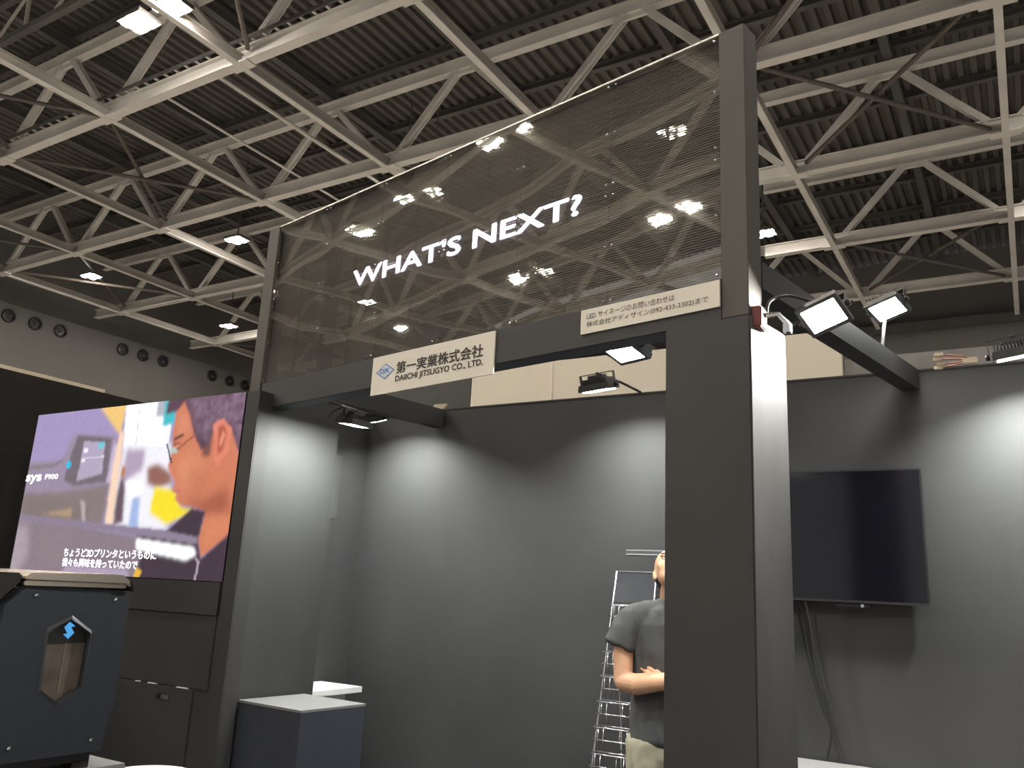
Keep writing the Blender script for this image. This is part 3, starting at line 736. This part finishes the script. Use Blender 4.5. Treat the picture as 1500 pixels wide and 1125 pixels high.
for i, pts in enumerate([[(-1.03,4.535,1.529), (-1.01,4.56,1.44), (-0.99,4.57,1.25), (-0.93,4.57,1.08), (-0.90,4.575,0.95), (-0.865,4.56,0.79)],
                         [(-1.05,4.555,1.529), (-1.035,4.588,1.40), (-1.00,4.590,1.22), (-0.945,4.590,1.02), (-0.905,4.590,0.92), (-0.93,4.588,0.785)],
                         [(-0.99,4.515,1.529), (-0.975,4.53,1.42), (-0.95,4.54,1.24), (-0.91,4.54,1.06), (-0.88,4.54,0.90), (-0.83,4.53,0.785)]]):
    cable('television_cable', pts, 0.0055, CABLE, 'black cable hanging from the television down to the white counter', 'television cables')
ct = thing('white_counter', 'white counter table under the television', 'table', (-0.55, 4.3, 0))
MB().box(-0.6, 1.0, -0.28, 0.288, 0.735, 0.775).build('table_top', mat('pale_grey_counter', (0.34,0.335,0.33), 0.5, var=0.03), ct, bevel=0.003)
for x0 in (-0.57, 0.94):
    for y0 in (-0.25, 0.23): MB().box(x0, x0+0.03, y0, y0+0.03, 0, 0.735).build('leg', ALU, ct)

ph = thing('display_plinth', 'navy black display plinth with pale top next to the grey partition', 'plinth', (-3.338, 3.462, 0), math.radians(-3.4))
MB().box(-0.238, 0.238, -0.224, 0.224, 0, 0.872).build('plinth_box', NAVY, ph, bevel=0.002)
MB().box(-0.24, 0.24, -0.226, 0.226, 0.872, 0.885).build('plinth_top', PALETOP, ph, bevel=0.001)
wt = thing('white_cabinet', 'white cabinet with overhanging top in the niche', 'cabinet', (-3.88, 4.09, 0))
MB().box(-0.17, 0.185, -0.26, 0.26, 0.835, 0.87).build('cabinet_top', WHITE, wt, bevel=0.002)
MB().box(-0.16, 0.12, -0.24, 0.18, 0, 0.835).build('cabinet_body', WHITE, wt)

# two pale flat lines over a dimmer strip on the back wall
st = thing('wall_strip', 'pale double-lined narrow strip on the back wall above the rack', 'ledge', (-1.80, YW, 1.756))
for z0 in (-0.014, 0.009): MB().box(-0.21, 0.22, -0.003, 0.0, z0, z0+0.006).build('pale_line', mat('pale_strip', (0.30,0.30,0.31), 0.3), st)
MB().box(-0.21, 0.22, -0.0015, 0.0, -0.008, 0.009).build('strip_face', mat('dim_strip', (0.075,0.075,0.077), 0.3), st)

# wire leaflet rack
rk = thing('leaflet_rack', 'chrome wire leaflet rack with a dark header plate', 'rack', (-1.882, 4.2, 0))
def RP(x, z, off=0.0): return (x, -0.09 + 0.2685*(z-0.35) - off, z)
for sx in (-0.12, 0.12):
    MB().tube([RP(sx, 0.006), RP(sx, 1.64)], 0.006, 8).build('rail', CHROME, rk)
    MB().tube([RP(sx, 1.55), (sx, 0.36, 0.8), (sx, 0.37, 0.006)], 0.005, 8).build('rear_leg', CHROME, rk)
MB().tube([RP(-0.12, 1.64), RP(0.12, 1.64)], 0.006, 8).build('top_bar', CHROME, rk)
MB().prism([RP(-0.114, 1.475), RP(0.114, 1.475), RP(0.114, 1.63), RP(-0.114, 1.63)], (0, 0.006, 0)).build('header_plate', mat('slate_plate', (0.03,0.032,0.038), 0.35), rk)
zz = 1.46; q0 = None
while zz > 0.15:
    q = MB()
    q.tube([RP(-0.13, zz), RP(0.13, zz)], 0.0042, 6)
    q.tube([RP(-0.12, zz), RP(-0.118, zz-0.004, 0.045), RP(0.118, zz-0.004, 0.045), RP(0.12, zz)], 0.004, 6)
    q.tube([RP(-0.12, zz-0.062), RP(-0.118, zz-0.062, 0.04), RP(0.118, zz-0.062, 0.04), RP(0.12, zz-0.062)], 0.0036, 6)
    for x in (-0.09, -0.06, 0.03, 0.07):
        q.tube([RP(x, zz-0.004, 0.045), RP(x, zz-0.062, 0.04), RP(x, zz-0.11)], 0.0028, 5)
    q.build('pocket', CHROME, rk, smooth=True)
    zz -= 0.122

# 3D printer on a stand, foreground
pt = thing('desktop_printer', 'dark boxy 3D printer with hexagonal side window and blue emblem', '3D printer', (-2.50, 1.44, 0.96))
def PY(pts, x, dx): return [(x, y-1.44, z-0.96) for y, z in pts]
SHELL = mat('dark_blue_grey_shell', (0.024, 0.028, 0.036), 0.42, var=0.08, scale=30, bump=0.04, bscale=250)
sil = [(1.262,1.004), (1.606,1.004), (1.612,1.095), (1.630,1.118), (1.628,1.432), (1.618,1.446), (1.306,1.452), (1.252,1.405), (1.248,1.05)]
MB().prism(PY(sil, 0.0, 0)[::1] and [( -0.36, y-1.44, z-0.96) for y, z in sil], (0.535, 0, 0)).build('rear_shell', SHELL, pt, bevel=0.004)
pan = [(1.262,1.006), (1.602,1.006), (1.610,1.10), (1.622,1.122), (1.620,1.430), (1.306,1.444), (1.258,1.402), (1.254,1.05)]
hexo = [(1.4495,1.369), (1.514,1.328), (1.512,1.182), (1.4465,1.142), (1.392,1.180), (1.385,1.338)]
bm = bmesh.new()
def ring(pts, x): return [bm.verts.new((x, y-1.44, z-0.96)) for y, z in pts]
o1 = ring(pan, 0.20); i1 = ring(hexo, 0.20); o0 = ring(pan, 0.172); i0 = ring(hexo, 0.172)
edges = [bm.edges.new((r[i], r[(i+1) % len(r)])) for r in (o1, i1) for i in range(len(r))]
bmesh.ops.triangle_fill(bm, use_beauty=True, edges=edges)
for a, b in ((o1, o0), (i1, i0)):
    for i in range(len(a)): bm.faces.new((a[i], a[(i+1) % len(a)], b[(i+1) % len(b)], b[i]))
bmesh.ops.recalc_face_normals(bm, faces=bm.faces)
me = bpy.data.meshes.new('side_panel'); bm.to_mesh(me); bm.free(); me.materials.append(SHELL)
sp = bpy.data.objects.new('side_panel', me); COL.objects.link(sp); sp.parent = pt
hexc = (1.4495, 1.256)
def hexs(f): return [(hexc[0]+(y-hexc[0])*f, hexc[1]+(z-hexc[1])*f) for y, z in hexo]
A, B = hexs(1.08), hexs(0.97); q = MB()
for i in range(6):
    j = (i+1) % 6; k = len(q.v)
    q.v += [(0.199, A[i][0]-1.44, A[i][1]-0.96), (0.199, A[j][0]-1.44, A[j][1]-0.96), (0.2035, B[j][0]-1.44, B[j][1]-0.96), (0.2035, B[i][0]-1.44, B[i][1]-0.96), (0.19, B[j][0]-1.44, B[j][1]-0.96), (0.19, B[i][0]-1.44, B[i][1]-0.96)]
    q.f += [(k, k+1, k+2, k+3), (k+3, k+2, k+4, k+5)]
q.build('window_rim', mat('gloss_rim', (0.05,0.052,0.06), 0.25, var=0.05), pt)
pane = MB().prism([(0.1765, y-1.44, z-0.96) for y, z in hexo], (0.004,0,0)).build('window_pane', mat('smoky_pane', (0.13,0.105,0.088), 0.16, var=0.25, scale=18), pt)
MB().prism([(0.181, y-1.44, z-0.96) for y, z in ((1.386,1.312), (1.4495,1.366), (1.511,1.326), (1.512,1.300), (1.386,1.298))], (0.001,0,0)).build('pane_mask', BLKPL, pane)
MB().box(0.1805, 0.1815, 0.012, 0.020, 0.21, 0.338).build('pane_reflection', mat('tan_reflection', (0.16,0.12,0.09), 0.4), pane)  # reflection on the window, painted as a thin tan strip over the pane
BLUEL = emit('blue_emblem_glow', (0.10, 0.42, 0.85), 0.9)
em = [(1.4625,1.3565), (1.4745,1.342), (1.4500,1.3415), (1.4725,1.325), (1.4565,1.308), (1.4445,1.3190), (1.4640,1.3225), (1.4425,1.3400)]
em = [(1.456,1.357), (1.474,1.345), (1.462,1.3425), (1.4735,1.327), (1.4585,1.311), (1.442,1.3235), (1.4535,1.326), (1.4425,1.3425)]
MB().prism([(0.1825, y-1.44, z-0.96) for y, z in em], (0.0012,0,0)).build('blue_emblem', BLUEL, pt)
for y, z in ((1.336,1.428), (1.573,1.420), (1.565,1.038), (1.336,1.043)):
    MB().lathe([(0.0001,0.004), (0.004,0.004), (0.0065,0.0), (0.0001,-0.004)], (0.201, y-1.44, z-0.96), (1,0,0), 12).build('screw', CHROME, pt, smooth=True)
LIDM = mat('satin_champagne', (0.72,0.63,0.53), 0.24, metal=0.85, var=0.05)
MB().box(-0.36, 0.19, 1.305-1.44, 1.612-1.44, 0.492, 0.505).build('lid_trim', LIDM, pt, bevel=0.003)
lid = [(1.302,1.468), (1.300,1.474), (1.316,1.486), (1.56,1.492), (1.59,1.490), (1.612,1.476), (1.622,1.460), (1.618,1.456), (1.604,1.466)]
MB().prism([(-0.36, y-1.44, z-0.96) for y, z in lid], (0.56,0,0)).build('lid', LIDM, pt, bevel=0.002)
MB().prism([(-0.36, y-1.44, z-0.96) for y, z in ((1.612,1.476), (1.630,1.462), (1.634,1.444), (1.622,1.446), (1.618,1.456))], (0.565,0,0)).build('lid_corner', BLKPL, pt, bevel=0.003)
MB().prism([(-0.36, y-1.44, z-0.96) for y, z in ((1.20,1.46), (1.215,1.484), (1.295,1.484), (1.300,1.466), (1.25,1.412), (1.20,1.40))], (0.55,0,0)).build('front_handle', mat('gloss_black_brown', (0.02,0.015,0.012), 0.12), pt, bevel=0.005)
MB().box(-0.34, 0.17, 1.28-1.44, 1.59-1.44, 0.018, 0.046).build('base_plate', BLKPL, pt)
for x0 in (-0.32, 0.12):
    for y0 in (-0.15, 0.10): MB().box(x0, x0+0.05, y0, y0+0.05, 0, 0.02).build('foot', BLKPL, pt)
pd = thing('printer_stand', 'pale topped black stand carrying the 3D printer', 'stand', (-2.64, 1.30, 0))
MB().box(-0.34, 0.335, -0.42, 0.393, 0.935, 0.96).build('stand_top', PALETOP, pd, bevel=0.002)
MB().box(-0.33, 0.325, -0.41, 0.383, 0, 0.935).build('stand_box', NAVY, pd)
rt = thing('round_table', 'round white table with a glossy rim near the screen wall door', 'table', (-3.02, 2.33, 0))
MB().lathe([(0.0001,0.738), (0.17,0.738), (0.19,0.732), (0.192,0.722), (0.185,0.71), (0.0001,0.71)], (0,0,0), (0,0,1), 40).build('table_top', WHITE, rt, smooth=True)
MB().lathe([(0.025,0.71), (0.025,0.03), (0.16,0.012), (0.16,0.0), (0.0001,0.0)], (0,0,0), (0,0,1), 24).build('pedestal', CHROME, rt, smooth=True)

# ================================================================== PERSON
SKIN = mat('warm_skin', (0.62, 0.36, 0.22), 0.5, var=0.08, scale=14, bump=0.05, bscale=120)
SHIRT = mat('charcoal_tshirt', (0.062, 0.064, 0.064), 0.85, var=0.18, scale=9, bump=0.9, bscale=11, stretch=(1.0,1.0,0.45))
KHAKI = mat('khaki_cotton', (0.33, 0.31, 0.23), 0.85, var=0.15, scale=8, bump=0.8, bscale=12, stretch=(1,1,0.5))
HAIRM = mat('black_short_hair', (0.025,0.020,0.018), 0.6, var=0.2, scale=60, bump=0.5, bscale=300)
from mathutils import noise as mnoise
def remeshed(mb, name, m, parent, vox, sm=4, fold=0.0, fs=(14, 14, 5)):
    me = mb.mesh(name); o = bpy.data.objects.new(name, me); COL.objects.link(o)
    r = o.modifiers.new('r', 'REMESH'); r.mode = 'VOXEL'; r.voxel_size = vox
    s = o.modifiers.new('s', 'SMOOTH'); s.iterations = sm; s.factor = 0.5
    bpy.context.view_layer.update()
    me2 = bpy.data.meshes.new_from_object(o.evaluated_get(bpy.context.evaluated_depsgraph_get()))
    bpy.data.objects.remove(o); me2.materials.clear(); me2.materials.append(m)
    if fold > 0:
        ns = [v.normal.copy() for v in me2.vertices]
        for v, n in zip(me2.vertices, ns):
            a = mnoise.noise(Vector((v.co.x*fs[0], v.co.y*fs[1], v.co.z*fs[2] + v.co.x*5)))
            b_ = mnoise.noise(Vector((v.co.x*fs[0]*2.1+7, v.co.y*fs[1]*2.1, v.co.z*fs[2]*2.6 - v.co.x*9)))
            v.co += n*fold*(1.0 - 2.2*abs(a) + 0.5*b_)
    for p in me2.polygons: p.use_smooth = True
    o2 = bpy.data.objects.new(name, me2); COL.objects.link(o2); o2.parent = parent
    return o2
pe = thing('person', 'person in charcoal T-shirt and khaki trousers, arms folded, looking up', 'person', (-1.482, 3.948, 0), math.radians(31.1))
b = MB()
b.limb([(0,0.01,0.92), (0,0.01,1.08), (0,0,1.25), (0,0,1.38), (0,0.01,1.46)], [(0.155,0.10), (0.145,0.095), (0.165,0.105), (0.165,0.095), (0.09,0.065)])
b.limb([(0,0.015,1.42), (0,0.005,1.50), (0,-0.015,1.58)], [0.068, 0.060, 0.058])
for s in (-1, 1):
    b.limb([(s*0.095,0.01,0.93), (s*0.11,0.0,0.52), (s*0.112,0.01,0.48), (s*0.115,0.03,0.09)], [0.09, 0.062, 0.06, 0.042])
    b.limb([(s*0.115,0.05,0.05), (s*0.125,-0.06,0.045), (s*0.13,-0.15,0.03)], [0.04, 0.042, 0.03])
    b.limb([(s*0.12,0.01,1.41), (s*0.180,0.0,1.402), (s*0.212,-0.005,1.355), (s*0.232,-0.01,1.24), (s*0.232,-0.02,1.12)], [0.048, 0.050, 0.050, 0.048, 0.044])
# image-left arm lies in front
b.limb([(-0.232,-0.02,1.12), (-0.18,-0.095,1.118), (-0.06,-0.175,1.145), (0.035,-0.19,1.175)], [0.046, 0.048, 0.038, 0.029])
b.limb([(0.232,-0.02,1.12), (0.16,-0.09,1.085), (0.07,-0.125,1.088), (-0.02,-0.105,1.130)], [0.046, 0.048, 0.038, 0.029])
def hand(w, dirv, across, palm_n, curl):
    w = Vector(w); d_ = Vector(dirv).normalized(); a = Vector(across).normalized(); n = Vector(palm_n).normalized()
    b.limb([w, w+d_*0.045, w+d_*0.085], [(0.026,0.02), (0.038,0.017), (0.037,0.014)])
    for i, L in enumerate((0.068, 0.077, 0.072, 0.056)):
        p = w + d_*0.082 + a*(0.0315-0.0212*i); pts = [p]
        ang = 0
        for k in range(3):
            ang += curl; p = p + (d_*math.cos(ang) + n*math.sin(ang))*L*(0.45, 0.31, 0.24)[k]; pts.append(p)
        b.limb(pts, [0.0088, 0.0083, 0.0077, 0.0066], n=10)
    p = w + d_*0.025 + a*0.03
    b.limb([p, p + d_*0.03 + a*0.025, p + d_*0.062 + a*0.03 + n*0.012], [0.012, 0.0105, 0.008], n=10)
hand((0.035,-0.19,1.175), (0.75,0.25,0.45), (-0.4,0,0.9), (0.1,0.9,0), 0.45)
hand((-0.02,-0.105,1.130), (-0.86,0.06,0.42), (0.45,0.0,0.85), (-0.1,0.95,0.1), 0.3)
# head, tipped back to look up
HR = Matrix.Rotation(math.radians(-8), 3, 'Z') @ Matrix.Rotation(math.radians(-36), 3, 'X')
HC = Vector((-0.014, -0.040, 1.622))
def hd(c, r, extra=None): b.ell(HC + HR @ Vector(c), r, (HR @ extra) if extra else HR, 20, 14)
hd((0,0.02,0.045), (0.079,0.094,0.09)); hd((0,-0.02,-0.005), (0.072,0.076,0.085)); hd((0,-0.045,-0.062), (0.050,0.045,0.034))
hd((0,-0.03,-0.04), (0.064,0.056,0.05))
hd((0,-0.098,-0.005), (0.013,0.022,0.026)); hd((0,-0.106,-0.018), (0.017,0.013,0.011)); hd((0,-0.088,0.02), (0.010,0.02,0.03))
hd((-0.03,-0.078,0.042), (0.028,0.012,0.009)); hd((0.03,-0.078,0.042), (0.028,0.012,0.009))
hd((0,-0.090,-0.048), (0.024,0.010,0.006)); hd((0,-0.088,-0.058), (0.021,0.010,0.007)); hd((0,-0.084,-0.083), (0.02,0.014,0.014))
for s in (-1, 1):
    hd((s*0.042,-0.058,-0.002), (0.028,0.020,0.028)); hd((s*0.079,0.022,0.0), (0.008,0.016,0.027)); hd((s*0.076,0.016,-0.022), (0.007,0.010,0.011))
body = remeshed(b, 'body', SKIN, pe, 0.0048, 3)
for s in (-1, 1):
    ey = MB().ell(HC + HR @ Vector((s*0.031,-0.0795,0.022)), (0.0135,0.010,0.0075), HR).build('eye', mat('eye_white', (0.7,0.68,0.64), 0.25), pe, smooth=True)
    MB().ell(HC + HR @ Vector((s*0.031,-0.0875,0.026)), (0.0055,0.003,0.0055), HR).build('iris', BLKPL, ey, smooth=True)
    MB().ell(HC + HR @ Vector((s*0.033,-0.0865,0.049)), (0.020,0.0035,0.0032), HR).build('eyebrow', HAIRM, pe, smooth=True)
q = MB(); q.ell(HC + HR @ Vector((0,0.036,0.066)), (0.082,0.090,0.080), HR, 24, 16); q.ell(HC + HR @ Vector((0,0.062,0.02)), (0.078,0.062,0.080), HR)
remeshed(q, 'hair', HAIRM, pe, 0.008, 2)
q = MB()
q.limb([(0,0.01,0.875), (0,0.01,0.95), (0,0.008,1.10), (0,0,1.25), (0,0,1.38), (0,0.008,1.435), (0,0.012,1.472)], [(0.195,0.135), (0.192,0.132), (0.178,0.122), (0.186,0.125), (0.188,0.112), (0.155,0.092), (0.085,0.072)], n=28)
for s in (-1, 1):
    q.limb([(s*0.07,0.01,1.44), (s*0.150,0.005,1.418), (s*0.195,-0.002,1.392), (s*0.225,-0.008,1.345), (s*0.243,-0.010,1.300), (s*0.252,-0.010,1.278)], [0.054, 0.066, 0.070, 0.068, 0.069, 0.073], n=24, ec=0.12)
remeshed(q, 'tshirt', SHIRT, pe, 0.0085, 4, 0.007)
q = MB()
q.limb([(0,0.01,0.80), (0,0.01,0.90), (0,0.01,1.0)], [(0.178,0.125), (0.185,0.125), (0.165,0.112)], n=24)
for s in (-1, 1):
    q.limb([(s*0.098,0.01,0.86), (s*0.108,0.005,0.66), (s*0.115,0.0,0.50), (s*0.118,0.02,0.30), (s*0.12,0.03,0.085)], [0.108, 0.098, 0.085, 0.078, 0.072], n=20)
remeshed(q, 'trousers', KHAKI, pe, 0.010, 3, 0.007, (12, 12, 7))
for s in (-1, 1):
    q = MB(); q.limb([(s*0.117,0.055,0.045), (s*0.125,-0.05,0.045), (s*0.13,-0.15,0.034)], [0.048, 0.05, 0.038])
    sh = remeshed(q, 'shoe', BLKPL, pe, 0.008, 2)
